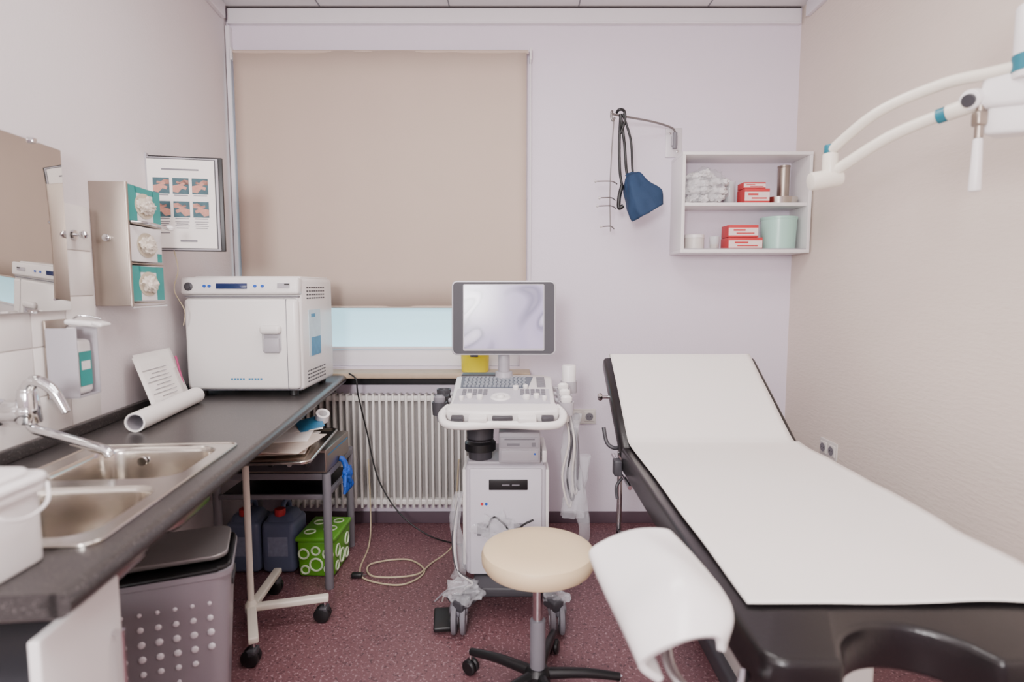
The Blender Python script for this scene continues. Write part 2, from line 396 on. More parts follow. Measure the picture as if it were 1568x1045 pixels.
# flip poster rack
p = G('hand_hygiene_poster', (-1.389, 2.28, 1.45), math.radians(12))
box(p, 'back_panel', (.136, .014, .172), (.262, .012, .362), black, .003)
box(p, 'frame', (.125, .0, .17), (.255, .010, .352), greyL, .003)
box(p, 'frame_line', (.1235, -.0052, .17), (.243, .001, .342), greyD, .0)
box(p, 'sheet', (.1225, -.0065, .17), (.236, .002, .335), paper)
box(p, 'hinge_bar', (-.004, .008, .175), (.018, .03, .37), greyL, .003)
pics = []; skins = []
for i in range(3):
    for j in range(2):
        cx = .052+i*.068; cz = .238-j*.088
        pics.append(((cx, -.008, cz), (.057, .001, .060)))
        skins.append((cx, -.0087, cz))
boxes(p, 'photo_fields', pics, M('photo_teal', '#3B5A63', .6, var=.5, vscale=60))
for i, q in enumerate(skins):
    sx = (1, -1)[i % 2]
    prism(p, 'hand_print_%d' % i, [(sx*x_, y_) for x_, y_ in [(-.028, -.022), (-.010, -.026), (.004, -.010), (.018, -.014), (.022, -.004), (.008, .002), (.016, .008), (.010, .014), (-.004, .006), (-.028, .000)]], -.0003, .0003, skinP, loc=q, rot=(math.pi/2, 0, 0))
    prism(p, 'hand_print_b_%d' % i, [(sx*x_, y_) for x_, y_ in [(.028, .022), (.012, .024), (-.002, .014), (-.014, .018), (-.016, .010), (.002, .004), (.028, .006)]], -.0006, -.0002, skinP, loc=q, rot=(math.pi/2, 0, 0))
boxes(p, 'text_lines', [((.12, -.0082, .30), (.13, .001, .006))]+[((.052+i*.068, -.0082, .203-j*.088), (.048, .001, .003)) for i in range(3) for j in range(2)]+[((.052+i*.068, -.0082, .103-l*.008), (.05-.008*(l % 2), .001, .0025)) for i in range(3) for l in range(4)]+[((.14, -.0082, .03), (.06, .001, .008)), ((.05, -.0082, .06), (.05, .001, .003))], grey)
box(p, 'wall_arm', (-.02, .02, .30), (.035, .02, .02), grey)
tube(p, 'cord', [(.08, .005, .0), (.09, .01, -.08), (.07, .02, -.16), (.10, .03, -.24), (.09, .04, -.3)], .002, cableY, n=6)

p = G('leaning_papers', LW(.0, 0), A)
surf(p, 'sheet', 10, 8, lambda u, v: (.12-.085*v+.004*math.sin(u*5), 2.02+.27*u+.03*v, .852+.20*v), paper, .0015)
surf(p, 'sheet_back', 10, 8, lambda u, v: (.107-.075*v, 2.06+.27*u, .852+.21*v), paper, .0015)
boxes(p, 'writing', [((0, -.095+(l % 3)*.01, .03+l*.015), (.0008, .17-(l % 3)*.03, .002)) for l in range(10)], grey, loc=(.127, 2.24, .852), rot=(0, -.40, 0))
tube(p, 'pen', [(.085, 2.32, .90), (.055, 2.325, 1.03)], .004, pinkP, smooth=False)
r = G('paper_roll', (0, 0, 0))
p0 = Vector((-1.175, 1.80, .881)); p1 = Vector((-1.235, 2.27, .881)); dd = (p1-p0)
q = dd.to_track_quat('Z', 'Y').to_euler(); h = dd.length
lathe(r, 'outer_wrap', [(.026, 0), (.0305, 0), (.0305, h), (.026, h), (.026, 0)], paper, p0, q)
lathe(r, 'core', [(.0235, .002), (.0258, .002), (.0258, h-.002), (.0235, h-.002), (.0235, .002)], greyL, p0, q)

# autoclave
a = G('autoclave_steriliser', (-1.105, 2.62, .85))
box(a, 'housing', (0, .012, .255), (.474, .424, .47), whiteG, .018)
box(a, 'door', (0, -.212, .218), (.462, .034, .375), whiteG, .016)
box(a, 'control_panel', (0, -.205, .456), (.478, .05, .070), whiteG, .01, rot=(-.10, 0, 0))
pn = (-.10, 0, 0)
box(a, 'display', (-.03, -.233, .456), (.125, .004, .022), navy, .001, rot=pn)
for i, x in enumerate((-.14, -.12, .065, .095)):
    cyl(a, 'button_%d' % i, (x, -.228, .456), (x, -.236, .456), .006, blueB)
lathe(a, 'power_knob', [(0, 0), (.017, 0), (.017, .006), (.011, .008), (.010, .014), (0, .015)], greyD, (-.205, -.229, .454), (math.pi/2, 0, 0))
box(a, 'brand_plate', (.18, -.233, .458), (.05, .002, .02), greyL, .001, rot=pn)
box(a, 'printer_slot', (.195, -.235, .463), (.02, .002, .006), black, rot=pn)
boxes(a, 'door_seam', [((0, -.2, .413), (.464, .03, .004)), ((0, -.2, .028), (.464, .03, .004)), ((.186, -.222, .218), (.0025, .016, .37))], grey)
box(a, 'handle_recess', (.125, -.226, .24), (.078, .012, .11), greyL, .012)
box(a, 'handle_grip', (.125, -.242, .280), (.084, .034, .038), whiteG, .014)
box(a, 'handle_body', (.125, -.234, .215), (.066, .016, .065), greyL, .008)
boxes(a, 'model_lettering', [((-.045+i*.012, -.2295, .075), (.008, .001, .008)) for i in range(11) if i != 5], blueP)
sv = []
for i in range(8):
    for z_ in (.405, .42, .435, .45): sv.append(((.2375, -.12+i*.03, z_), (.001, .022, .006)))
for i in range(8):
    for z_ in (.05, .065, .08, .095): sv.append(((.2375, -.13+i*.03, z_), (.001, .022, .006)))
boxes(a, 'side_vents', sv, greyD)
box(a, 'side_label', (.2378, -.04, .255), (.0015, .15, .20), M('label_print', '#C9DBE4', .5, var=.15, vscale=25))
box(a, 'side_label_photo', (.239, -.03, .195), (.001, .12, .08), blueP)
box(a, 'side_label_text', (.239, -.06, .33), (.001, .05, .015), blueP)
box(a, 'top_ridge', (0, .03, .493), (.44, .36, .008), whiteG, .003)
for i, (x, y) in enumerate(((-.19, -.18), (.19, -.18), (-.19, .18), (.19, .18))):
    cyl(a, 'foot_%d' % i, (x, y, .001), (x, y, .022), .018, black)
box(a, 'drain_tap', (.2, -.2, .03), (.03, .02, .014), black, .003)

# under-counter cabinet
c = G('base_cabinet', LW(0, 0), A)
box(c, 'carcass', (.27, .895, .36), (.50, .20, .66), greyD, .003)
box(c, 'door', (.535, .895, .42), (.018, .21, .70), white, .004)
box(c, 'plinth', (.26, .895, .02), (.46, .19, .04), greyD)
cyl(c, 'door_handle', (.56, .97, .55), (.56, .97, .68), .005, chrome)
boxes(c, 'handle_posts', [((.552, .97, .555), (.02, .008, .008)), ((.552, .97, .675), (.02, .008, .008))], chrome)
box(c, 'filler', (.26, 1.005, .345), (.40, .015, .62), black, .002)

# waste bin
b = G('waste_bin', (-.985, 1.60, 0), math.radians(22))
BH = .53
bm = bmesh.new()
def rring(w, d, r, z, n=7): return [(x, y, z) for x, y in rrect(-w/2, -d/2, w/2, d/2, r, n)]
rings = []
for w_, d_, z_ in ((.29, .22, .002), (.292, .222, .01), (.352, .265, BH-.02), (.365, .278, BH-.015), (.367, .280, BH), (.353, .266, BH+.001), (.345, .258, BH-.015), (.285, .215, .012)):
    rings.append([bm.verts.new(v) for v in rring(w_, d_, .045, z_)])
for r1, r2 in zip(rings[:-1], rings[1:]):
    for i in range(len(r1)):
        j = (i+1) % len(r1); bm.faces.new((r1[i], r1[j], r2[j], r2[i]))
bm.faces.new(rings[0]); bm.faces.new(rings[-1])
fin(bm, 'shell', b, binM, ang=45)
dots = bmesh.new()
for i in range(7):
    for j in range(6):
        if j == 0 and i in (0, 1, 5, 6): continue
        if j == 1 and i in (0, 6): continue
        z = .235+j*.042; x = -.123+i*.041
        y = -(.111+(z-.01)*.043)-.0012
        rr = .0055+.0045*math.sin(j*.62)
        mt = Matrix.Translation((x, y, z)) @ Matrix.Diagonal((1, .4, 1, 1))
        bmesh.ops.create_uvsphere(dots, u_segments=14, v_segments=8, radius=rr, matrix=mt)
fin(dots, 'embossed_dots', b, M('bin_dots', '#EFEBF2', .25), ang=60)
prism(b, 'bag_top', rrect(-.172, -.128, .172, .128, .05), BH-.008, BH+.004, black)
tube(b, 'bag_fold', [(x, y, BH+.006+.003*math.sin(i*1.7)) for i, (x, y) in enumerate(rrect(-.174, -.132, .174, .132, .05, 4))], .007, black, closed=True, k=3)
prism(b, 'lid', rrect(-.165, -.085, .168, .128, .04), .0, .014, M('bin_lid', '#A5A1A1', .32, .5), loc=(0, .0, BH+.016), rot=(.03, 0, 0), bev=.004)
box(b, 'grip_slot', (.176, 0, BH-.07), (.006, .10, .02), greyD, .002)

# instrument trolley
t = G('instrument_trolley')
cx, cy = -.985, 2.12
TZ = .672
cyl(t, 'pole', (cx, cy, .08), (cx, cy, TZ), .012, creamP)
lathe(t, 'pole_collar', [(0, 0), (.022, 0), (.022, .03), (.013, .045), (0, .045)], creamP, (cx, cy, .08))
ends = [(-.89, 1.92), (-.73, 2.19), (-1.0, 2.40)]
for i, (ex, ey) in enumerate(ends):
    dx, dy = ex-cx, ey-cy; l = math.hypot(dx, dy); an = math.atan2(dy, dx)
    box(t, 'leg_%d' % i, ((cx+ex)/2, (cy+ey)/2, .095), (l+.03, .034, .024), creamP, .006, rot=(0, 0, an))
    cyl(t, 'stem_%d' % i, (ex, ey, .05), (ex, ey, .09), .006, chrome)
    for sd in (-.012, .012):
        lathe(t, 'wheel_%d' % i, [(0, -.009), (.024, -.009), (.031, -.005), (.031, .005), (.024, .009), (0, .009)], black, (ex-.01, ey+sd, .0315), (math.pi/2, 0, 0), n=24)
    box(t, 'fork_%d' % i, (ex-.003, ey, .05), (.034, .042, .03), greyD, .008)
TL = (-.915, 2.28)
prism(t, 'tray', rrect(-.17, -.25, .17, .25, .03), 0, .005, steel, loc=(TL[0], TL[1], TZ), rot=(0, 0, A))
o = tube(t, 'tray_rim', [(x, y, 0) for x, y in rrect(-.17, -.25, .17, .25, .03)], .005, steel, smooth=False, closed=True)
o.location = (TL[0], TL[1], TZ+.008); o.rotation_euler = (0, 0, A)
pl = G('magazine_stack', (TL[0]+.01, TL[1]-.01, TZ+.006), A)
beige = M('print_beige', '#D9C9BD', .4, var=.2, vscale=20)
for i, (x, y, rz, mt) in enumerate(((-.02, .02, .0, paper), (.01, -.02, .10, beige), (0, .03, -.08, paper), (-.03, -.04, .2, skinP), (.02, -.02, .05, paper), (.04, -.07, -.15, beige), (.0, .06, .1, paper))):
    box(pl, 'sheet_%d' % i, (x, y, .004+i*.005), (.20, .28, .0045), mt, .0012, rot=(0, 0, rz))
box(pl, 'folded_leaflet', (.075, .13, .056), (.10, .10, .005), blueP, .001, rot=(.25, -.2, .4))
box(pl, 'folded_leaflet_white', (.05, .14, .046), (.15, .13, .004), paper, .001, rot=(.12, -.08, .2))
lathe(pl, 'tape_roll', [(.018, 0), (.028, 0), (.028, .035), (.018, .035), (.018, 0)], white, (.115, .17, .066), (.5, .3, 0))

# metal side table
t = G('metal_side_table')
lg = [(-1.27, 2.46), (-.79, 2.44), (-.81, 2.86), (-1.27, 2.86)]
for i, (x, y) in enumerate(lg):
    cyl(t, 'leg_%d' % i, (x, y, 0.0), (x, y, .512), .018, grey, bev=.003)
box(t, 'top', (-1.03, 2.655, .502), (.44, .39, .018), black, .003)
box(t, 'shelf', (-1.03, 2.655, .405), (.44, .39, .014), black, .003)
boxes(t, 'rails', [((-1.03, 2.45, .495), (.45, .016, .028)), ((-1.03, 2.86, .495), (.45, .016, .028)), ((-.80, 2.65, .495), (.016, .4, .028)), ((-1.03, 2.45, .405), (.45, .016, .02)), ((-.80, 2.65, .405), (.016, .4, .02))], grey, .002)
dv = G('metal_drawer_unit', (-.955, 2.60, .5135))
box(dv, 'case', (0, 0, .052), (.34, .34, .10), steelD, .005)
box(dv, 'front', (0, -.173, .050), (.33, .006, .080), greyD, .003)
for i, x in enumerate((-.06, .02, .10)):
    cyl(dv, 'knob_%d' % i, (x, -.176, .045), (x, -.190, .045), .011, chrome if i else black)
boxes(dv, 'side_stripe', [((.171, 0, .075), (.001, .30, .006))], blueP)
bc = G('blue_glove', (0, 0, 0))
blob(bc, 'palm', (-.748, 2.60, .455), (.020, .05, .04), blueB, .4, 2, 4, 3)
for i in range(4):
    tube(bc, 'finger_%d' % i, [(-.750, 2.565+i*.022, .43), (-.747+.004*i, 2.56+i*.024, .405), (-.749, 2.555+i*.027, .38)], .010, blueB, r2=.007, k=4)
tube(bc, 'thumb', [(-.745, 2.56, .46), (-.74, 2.54, .445), (-.738, 2.528, .42)], .009, blueB, r2=.007, k=4)
tube(bc, 'cuff', [(-.752, 2.60, .47), (-.758, 2.61, .50), (-.770, 2.61, .522), (-.782, 2.61, .527)], .013, blueB, k=4)

def jug(x, y, rz):
    j = G('liquid_canister', (x, y, 0), rz)
    box(j, 'body', (0, 0, .122), (.155, .17, .24), jugM, .025, seg=4)
    bm = bmesh.new()
    lo = rrect(-.068, -.075, .068, .075, .03); rr = []
    for k_, z_ in ((1, .232), (.8, .262), (.45, .275)): rr.append([bm.verts.new((x_*k_, y_*k_, z_)) for x_, y_ in lo])
    for a_, b_ in zip(rr[:-1], rr[1:]):
        for i in range(len(a_)): bm.faces.new((a_[i], a_[(i+1) % len(a_)], b_[(i+1) % len(a_)], b_[i]))
    bm.faces.new(rr[-1]); fin(bm, 'shoulder', j, jugM)
    cyl(j, 'cap', (0, -.045, .262), (0, -.045, .295), .024, redC, bev=.003)
    tube(j, 'handle', [(0, -.02, .27), (0, 0, .30), (0, .04, .305), (0, .065, .28), (0, .07, .24)], .011, jugM)
    box(j, 'label', (0, -.0858, .13), (.09, .001, .09), M('jug_label', '#8790A8', .6, var=.3, vscale=60))
jug(-1.06, 2.65, 0); jug(-1.222, 2.65, 0)
g = G('green_storage_box', (-.875, 2.65, 0), math.radians(-2))
box(g, 'body', (0, 0, .085), (.17, .235, .168), greenB, .012, taper=.94)
box(g, 'lid', (0, 0, .178), (.182, .25, .022), greenB, .008)
for (x, z, r) in ((-.055, .11, .022), (0, .06, .028), (.055, .11, .022), (-.05, .035, .018), (.055, .04, .018), (0, .125, .018)):
    tube(g, 'ring_print', [(x+r*math.cos(q*math.pi/6), -.1155+(z-.085)*-.04, z+r*math.sin(q*math.pi/6)) for q in range(12)], .0045, greenL, closed=True, k=2, n=6)
for (y, z, r) in ((-.07, .11, .026), (-.01, .06, .03), (.06, .11, .026), (-.075, .04, .02), (.06, .04, .022)):
    tube(g, 'ring_print', [(.0838+(z-.085)*.03, y+r*math.cos(q*math.pi/6), z+r*math.sin(q*math.pi/6)) for q in range(12)], .0045, greenL, closed=True, k=2, n=6)
for (x, y, r) in ((-.045, -.06, .024), (.035, -.02, .028), (-.04, .05, .024), (.045, .07, .022)):
    tube(g, 'ring_print', [(x+r*math.cos(q*math.pi/6), y+r*math.sin(q*math.pi/6), .190) for q in range(12)], .0035, greenL, closed=True, k=2, n=6)

# cables
tube(G('power_cable'), 'cord', [(-.84, 3.0, .86), (-.80, 2.985, .83), (-.79, 2.98, .75), (-.76, 3.02, .55), (-.70, 3.0, .30), (-.58, 2.97, .12), (-.42, 2.93, .02), (-.25, 2.86, .006), (-.12, 2.8, .006)], .004, black, n=8)
tube(G('floor_cable'), 'cord', [(-.755, 3.02, .40), (-.74, 2.98, .10), (-.72, 2.85, .006), (-.70, 2.6, .006), (-.64, 2.50, .006), (-.48, 2.46, .006), (-.40, 2.58, .006), (-.5, 2.70, .006), (-.66, 2.64, .012), (-.62, 2.52, .014), (-.44, 2.53, .014), (-.38, 2.66, .006), (-.30, 2.85, .006), (-.3, 3.0, .1), (-.28, 3.02, .4)], .004, cableY, n=8)
pg = G('cable_plug', (-.695, 2.53, .0)); box(pg, 'plug_body', (0, 0, .014), (.05, .026, .022), black, .006); cyl(pg, 'pin', (.025, 0, .014), (.04, 0, .014), .003, chrome)

y = G('sharps_container', (-.195, 3.08, .859))
lathe(y, 'tub', [(0, 0), (.068, 0), (.072, .01), (.076, .13), (.078, .135), (.078, .15), (.055, .155), (.04, .165), (0, .165)], yellow)
prism(y, 'side_text', [(-.02, 0), (.02, 0), (.02, .012), (-.02, .012)], 0, .001, greyD, loc=(.0, -.0755, .085), rot=(math.pi/2, 0, 0))

# ------------------------------------------------------------ ultrasound machine
u = G('ultrasound_machine', (-.015, 2.36, 0))
prism(u, 'base_plate', [(-.14, -.12), (-.21, -.26), (-.17, -.29), (-.10, -.17), (.10, -.17), (.17, -.29), (.21, -.26), (.14, -.12), (.14, .18), (.21, .28), (.17, .31), (.10, .24), (-.10, .24), (-.17, .31), (-.21, .28), (-.14, .18)], .095, .135, greyD, bev=.008)
for i, (x, y_) in enumerate(((-.185, -.25), (.185, -.25), (-.185, .27), (.185, .27))):
    for sd in (-.017, .017):
        lathe(u, 'wheel_%d' % i, [(0, -.012), (.03, -.012), (.04, -.012), (.055, -.008), (.058, 0), (.055, .008), (.04, .012), (0, .012)], grey, (x+sd, y_, .058), (0, math.pi/2, 0), n=30)
        lathe(u, 'hub_%d' % i, [(0, -.014), (.022, -.014), (.024, 0), (.022, .014), (0, .014)], greyL, (x+sd, y_, .058), (0, math.pi/2, 0), n=20)
    box(u, 'castor_fork_%d' % i, (x, y_+.015, .092), (.07, .075, .05), grey, .018)
box(u, 'brake_pedal', (-.25, -.21, .03), (.07, .12, .02), black, .006, rot=(.15, 0, .1))
box(u, 'pedal_link', (-.205, -.18, .075), (.03, .05, .07), black, .006)
box(u, 'tower', (-.01, .09, .36), (.33, .30, .46), M('cart_body', '#C8C3CC', .4, var=.02), .02)
box(u, 'front_panel', (-.01, -.066, .36), (.29, .014, .44), M('cart_front', '#D3CFD8', .4, var=.02), .006)
box(u, 'display_bezel', (.0, -.076, .515), (.155, .006, .042), black, .002)
boxes(u, 'display_text', [((-.01, -.0795, .515), (.03, .001, .005)), ((.03, -.0795, .515), (.03, .001, .005))], grey)
cyl(u, 'logo_red', (-.105, -.073, .435), (-.105, -.0745, .435), .006, redC)
cyl(u, 'logo_blue', (-.088, -.073, .435), (-.088, -.0745, .435), .006, blueB)
boxes(u, 'drive_slots', [((.04, -.075, .33), (.035, .006, .05)), ((-.10, -.075, .33), (.05, .006, .05)), ((0.0, -.075, .22), (.22, .004, .003))], grey, .001)
box(u, 'tower_top', (-.01, .09, .594), (.31, .28, .02), greyL, .008)
boxes(u, 'side_cheeks', [((-.178, .05, .37), (.014, .2, .40)), ((.158, .05, .37), (.014, .2, .40))], whiteG, .005)
boxes(u, 'top_cheek_rails', [((.145, .05, .625), (.02, .22, .05))], whiteG, .006)
box(u, 'printer_body', (.045, -.005, .668), (.165, .16, .125), greyL, .006)
box(u, 'printer_front', (.045, -.086, .690), (.155, .006, .045), M('printer_front', '#A09DA4', .4), .003)
boxes(u, 'printer_slots', [((.045, -.090, .704), (.12, .002, .006)), ((.02, -.090, .682), (.05, .002, .010)), ((.10, -.090, .682), (.015, .002, .015))], grey)
box(u, 'printer_lower', (.045, -.086, .637), (.150, .004, .045), greyL, .003)
cyl(u, 'printer_led', (.105, -.090, .645), (.105, -.093, .645), .004, blueB)
cyl(u, 'lift_column', (-.115, .0, .600), (-.115, .0, .79), .048, greyD, r2=.060, bev=.006)
lathe(u, 'column_boot', [(.05, 0), (.064, 0), (.064, .03), (.052, .04), (.055, .05)], black, (-.115, .0, .64))
cyl(u, 'rear_column', (0, .15, .60), (0, .15, .86), .04, whiteG)
CO = Vector((-.02, -.19, .812)); tilt = .17
def con(fn):
    o = fn(); o.location = CO; o.rotation_euler = (tilt, 0, 0); return o
out = [(-.205, .36), (-.20, .05), (-.215, .0), (-.205, -.03), (-.15, -.045), (0, -.055), (.15, -.045), (.205, -.03), (.215, 0), (.20, .05), (.205, .36), (.17, .385), (-.17, .385)]
con(lambda: prism(u, 'console_deck', out, 0, .045, whiteG, bev=.010))
con(lambda: prism(u, 'console_underside', [(x*.9, y*.9+.02) for x, y in out], -.030, .001, greyL, bev=.008))
con(lambda: prism(u, 'keyboard_field', [(-.175, .205), (.10, .205), (.125, .35), (-.18, .35)], .044, .047, M('keyboard_blue_grey', '#5F6672', .5), bev=.0))
con(lambda: prism(u, 'control_field', [(-.19, .03), (.18, .03), (.185, .195), (-.185, .195)], .044, .0462, M('control_field', '#BDBAC2', .4, var=.02), bev=.0))
keys = []
for r_ in range(6):
    for q in range(15):
        keys.append(((-.158+q*.0172+(r_ % 2)*.004, .220+r_*.022, .050), (.0125, .014, .006)))
con(lambda: boxes(u, 'keys', keys, M('key_caps', '#8E939C', .45), .001))
k2 = []
for r_ in range(3):
    for q in range(5): k2.append(((-.155+q*.021, .13+r_*.022, .048), (.015, .014, .007)))
    for q in range(5): k2.append(((.075+q*.021, .13+r_*.022, .048), (.015, .014, .007)))
for q in range(7): k2.append(((.155, .22+q*.018, .048), (.035, .006, .008)))
con(lambda: boxes(u, 'function_keys', k2, grey, .001))
RT = Matrix.Rotation(tilt, 3, 'X')
for i, (x, y_, r_) in enumerate(((-.13, .095, .012), (-.09, .08, .012), (.09, .08, .014), (.13, .095, .012), (.05, .19, .012), (.09, .20, .01), (-.16, .07, .009), (.16, .07, .009))):
    o = cyl(u, 'knob_%d' % i, (0, 0, 0), (0, 0, .018), r_, whiteG, bev=.003)
    o.location = CO+RT @ Vector((x, y_, .045)); o.rotation_euler = (tilt, 0, 0)
o = lathe(u, 'trackball_ring', [(.018, 0), (.018, .004), (.034, .006), (.04, 0)], white); o.location = CO+RT @ Vector((-.01, .10, .046)); o.rotation_euler = (tilt, 0, 0)
o = lathe(u, 'trackball', [(.018, 0), (.014, .007), (.008, .011), (0, .012)], whiteG); o.location = CO+RT @ Vector((-.01, .10, .046)); o.rotation_euler = (tilt, 0, 0)
hp = [(-.205, .03, .03), (-.225, -.02, .02), (-.205, -.07, .006), (-.14, -.080, .002), (-.05, -.07, .002), (0, -.066, .002), (.05, -.07, .002), (.14, -.080, .002), (.205, -.07, .006), (.225, -.02, .02), (.205, .03, .03)]
con(lambda: tube(u, 'front_handle', hp, .015, whiteG, n=14))
con(lambda: boxes(u, 'handle_bridges', [((-.09, -.056, .018), (.07, .05, .03)), ((.09, -.056, .018), (.07, .05, .03))], whiteG, .008))
con(lambda: boxes(u, 'handle_gaps', [((-.165, -.058, .022), (.045, .03, .02)), ((0, -.056, .022), (.075, .025, .02)), ((.165, -.058, .022), (.045, .03, .02))], greyD, .004))
for sd, nm in ((-1, 'left'), (1, 'right')):
    for i in range(3):
        px = -.02+sd*(.245); py = -.12+i*.075
        lathe(u, 'holder_%s_%d' % (nm, i), [(.022, 0), (.027, .0), (.030, .05), (.025, .05), (.022, .0)], greyL if sd > 0 else greyD, (px, py, .81+i*.012))
        box(u, 'holder_link_%s_%d' % (nm, i), (px-sd*.025, py, .84+i*.012), (.03, .02, .015), greyL, .003)
        if sd > 0 or i == 0:
            lathe(u, 'probe_%s_%d' % (nm, i), [(0, -.02), (.010, -.018), (.013, .02), (.016, .05), (.022, .065), (.022, .078), (.012, .086), (0, .087)], whiteG if sd > 0 else grey, (px, py, .80+i*.012), sy=.7)
lathe(u, 'gel_bottle', [(0, 0), (.028, 0), (.03, .01), (.03, .11), (.027, .115), (0, .115)], white, (.262, .17, .85))
lathe(u, 'gel_holder', [(.031, 0), (.036, 0), (.036, .05), (.031, .05), (.031, 0)], greyL, (.262, .17, .845))
box(u, 'gel_holder_arm', (.212, .17, .862), (.06, .03, .02), greyL, .004)
box(u, 'tablet_tray', (-.13, .20, .915), (.15, .09, .016), greyD, .006)
lathe(u, 'monitor_foot', [(0, 0), (.05, 0), (.05, .01), (.038, .03), (.036, .06), (0, .06)], greyL, (-.02, .15, .88))
cyl(u, 'monitor_stem', (-.02, .155, .92), (-.02, .155, 1.03), .025, greyL, bev=.004)
box(u, 'monitor_hinge', (-.02, .15, 1.035), (.08, .05, .04), greyL, .01)
mr = (math.radians(90-4), 0, 0)
ml = (-.02, .12, 1.172)
prism(u, 'monitor_back', rrect(-.205, -.145, .205, .145, .03), -.045, -.01, grey, loc=ml, rot=mr, bev=.01)
prism(u, 'monitor_rim', rrect(-.219, -.157, .219, .157, .022), -.012, .006, M('silver_rim', '#C4C2C8', .3, .3), loc=ml, rot=mr, bev=.004)
prism(u, 'monitor_bezel', rrect(-.213, -.151, .213, .151, .018), .005, .0085, M('bezel_grey', '#3B3A40', .6), loc=ml, rot=mr)
prism(u, 'monitor_inner_bezel', rrect(-.171, -.138, .171, .142, .006), .008, .010, greyL, loc=ml, rot=mr)
prism(u, 'screen', rrect(-.167, -.128, .167, .138, .004), .0095, .0108, screenM, loc=ml, rot=mr)
for i in range(4):
    x = .225+.010*i
    tube(u, 'probe_cable_%d' % i, [(x, -.05+.03*i, .80), (x+.015, -.09, .70), (x-.01+.01*i, -.08, .55), (x+.02, -.07, .42+.03*i), (x+.035, -.03, .50), (x+.03, .03, .72)], .0045, [offw, greyD, offw, grey][i], n=8)
def bag(cx, cy, z0, z1, r0, r1, sd):
    def f(a_, b_):
        an = 2*math.pi*a_; z = z0+(z1-z0)*b_
        rr = (r0+(r1-r0)*b_)*(1+.5*noise.noise(Vector((math.cos(an)*1.8+sd, math.sin(an)*1.8, b_*6))))
        return (cx+rr*math.cos(an)+.012*math.sin(b_*7), cy+rr*math.sin(an)*.7, z)
    return f
surf(u, 'plastic_sleeve_right', 28, 30, bag(.255, -.06, .38, .80, .045, .025, 1), clear)
surf(u, 'plastic_sleeve_right_tail', 24, 24, bag(.30, -.02, .20, .62, .018, .035, 4), clear)
surf(u, 'plastic_sleeve_left', 24, 30, bag(-.205, -.06, .12, .48, .028, .016, 9), clear)
for i in range(3):
    tube(u, 'lower_cable_%d' % i, [(-.20, -.04, .45), (-.212-.006*i, -.08, .30), (-.20, -.12, .18), (-.16+.02*i, -.16, .145), (-.24, -.12, .10), (-.3+.03*i, -.06, .02)], .004, [greyL, offw, greyD][i], n=8)
blob(u, 'plastic_wrap_wheel', (-.17, -.22, .145), (.065, .055, .04), clear, .5, 2.2, 4, 5)
blob(u, 'plastic_wrap_wheel_right', (.18, -.22, .13), (.045, .045, .03), clear, .5, 2.2, 4, 8)
blob(u, 'plastic_wrap_front', (-.05, -.10, .345), (.07, .02, .05), clear, .7, 2.0, 4, 11)
tube(u, 'hand_strap_cable', [(-.09, -.08, .33), (-.06, -.10, .39), (-.02, -.11, .37), (.02, -.10, .32), (.06, -.10, .36), (.10, -.10, .38)], .004, black)

# ------------------------------------------------------------ stool
s = G('swivel_stool', (.08, 1.735, .006))
lathe(s, 'seat', [(0, .440), (.15, .440), (.165, .446), (.173, .46), (.174, .482), (.168, .496), (.15, .504), (.10, .508), (0, .509)], seatM, n=64)
lathe(s, 'seat_pan', [(0, .425), (.10, .425), (.12, .4405), (0, .4405)], greyD)
cyl(s, 'gas_lift', (0, 0, .10), (0, 0, .43), .0165, chrome)
cyl(s, 'outer_column', (0, 0, .07), (0, 0, .27), .024, grey, bev=.003)
lathe(s, 'hub', [(0, .05), (.035, .05), (.04, .06), (.04, .10), (.028, .115), (0, .115)], black)
for i in range(5):
    an = math.radians(75+72*i); ca, sa = math.cos(an), math.sin(an)
    tube(s, 'base_arm_%d' % i, [(.02*ca, .02*sa, .092), (.15*ca, .15*sa, .088), (.26*ca, .26*sa, .072)], .018, black, r2=.012)
    ex, ey = .262*ca, .262*sa
    cyl(s, 'castor_pin_%d' % i, (ex, ey, .045), (ex, ey, .075), .006, chrome)
    for sd in (-.011, .011):
        lathe(s, 'castor_wheel_%d' % i, [(0, -.008), (.02, -.008), (.0255, -.004), (.0255, .004), (.02, .008), (0, .008)], black, (ex+sd*sa, ey-sd*ca, .0198), (math.pi/2, 0, an), n=20)
tube(s, 'height_lever', [(0, 0, .425), (.06, -.02, .42), (.13, -.04, .405)], .004, black)

# ------------------------------------------------------------ examination couch
c = G('examination_couch')
x0, x1 = .415, 1.105
def arc(cx, cy, r, a0, a1, n): return [(cx+r*math.cos(math.radians(a0+(a1-a0)*i/n)), cy+r*math.sin(math.radians(a0+(a1-a0)*i/n))) for i in range(n+1)]
FY = .900
outl = [(x0, 2.19), (x0, FY+.04)]+arc(x0+.04, FY+.04, .04, 180, 270, 5)[1:]+arc(.530, FY+.015, .015, 270, 350, 3)+arc(.668, .888, .122, 160, 20, 16)+arc(.806, FY+.015, .015, 190, 270, 3)+arc(x1-.05, FY+.05, .05, 270, 360, 5)+[(x1, 2.19)]
prism(c, 'seat_pad', outl, .605, .695, leather, bev=.012)
L = math.hypot(.45, .285); th = math.atan2(.285, .45)
box(c, 'back_pad', (.76, 2.20+.45/2+math.sin(th)*.03, .70+.285/2-math.cos(th)*.038), (x1-x0, L+.03, .065), leather, .018, rot=(th, 0, 0))
prof = [(1.065, .7005), (1.3, .7015), (1.7, .7015), (2.05, .7015), (2.17, .703), (2.215, .712), (2.26, .736), (2.4, .826), (2.55, .921), (2.65, .985), (2.672, .992), (2.69, .98), (2.695, .94)]
pp = catm([(0, y_, z_) for y_, z_ in prof], 6)
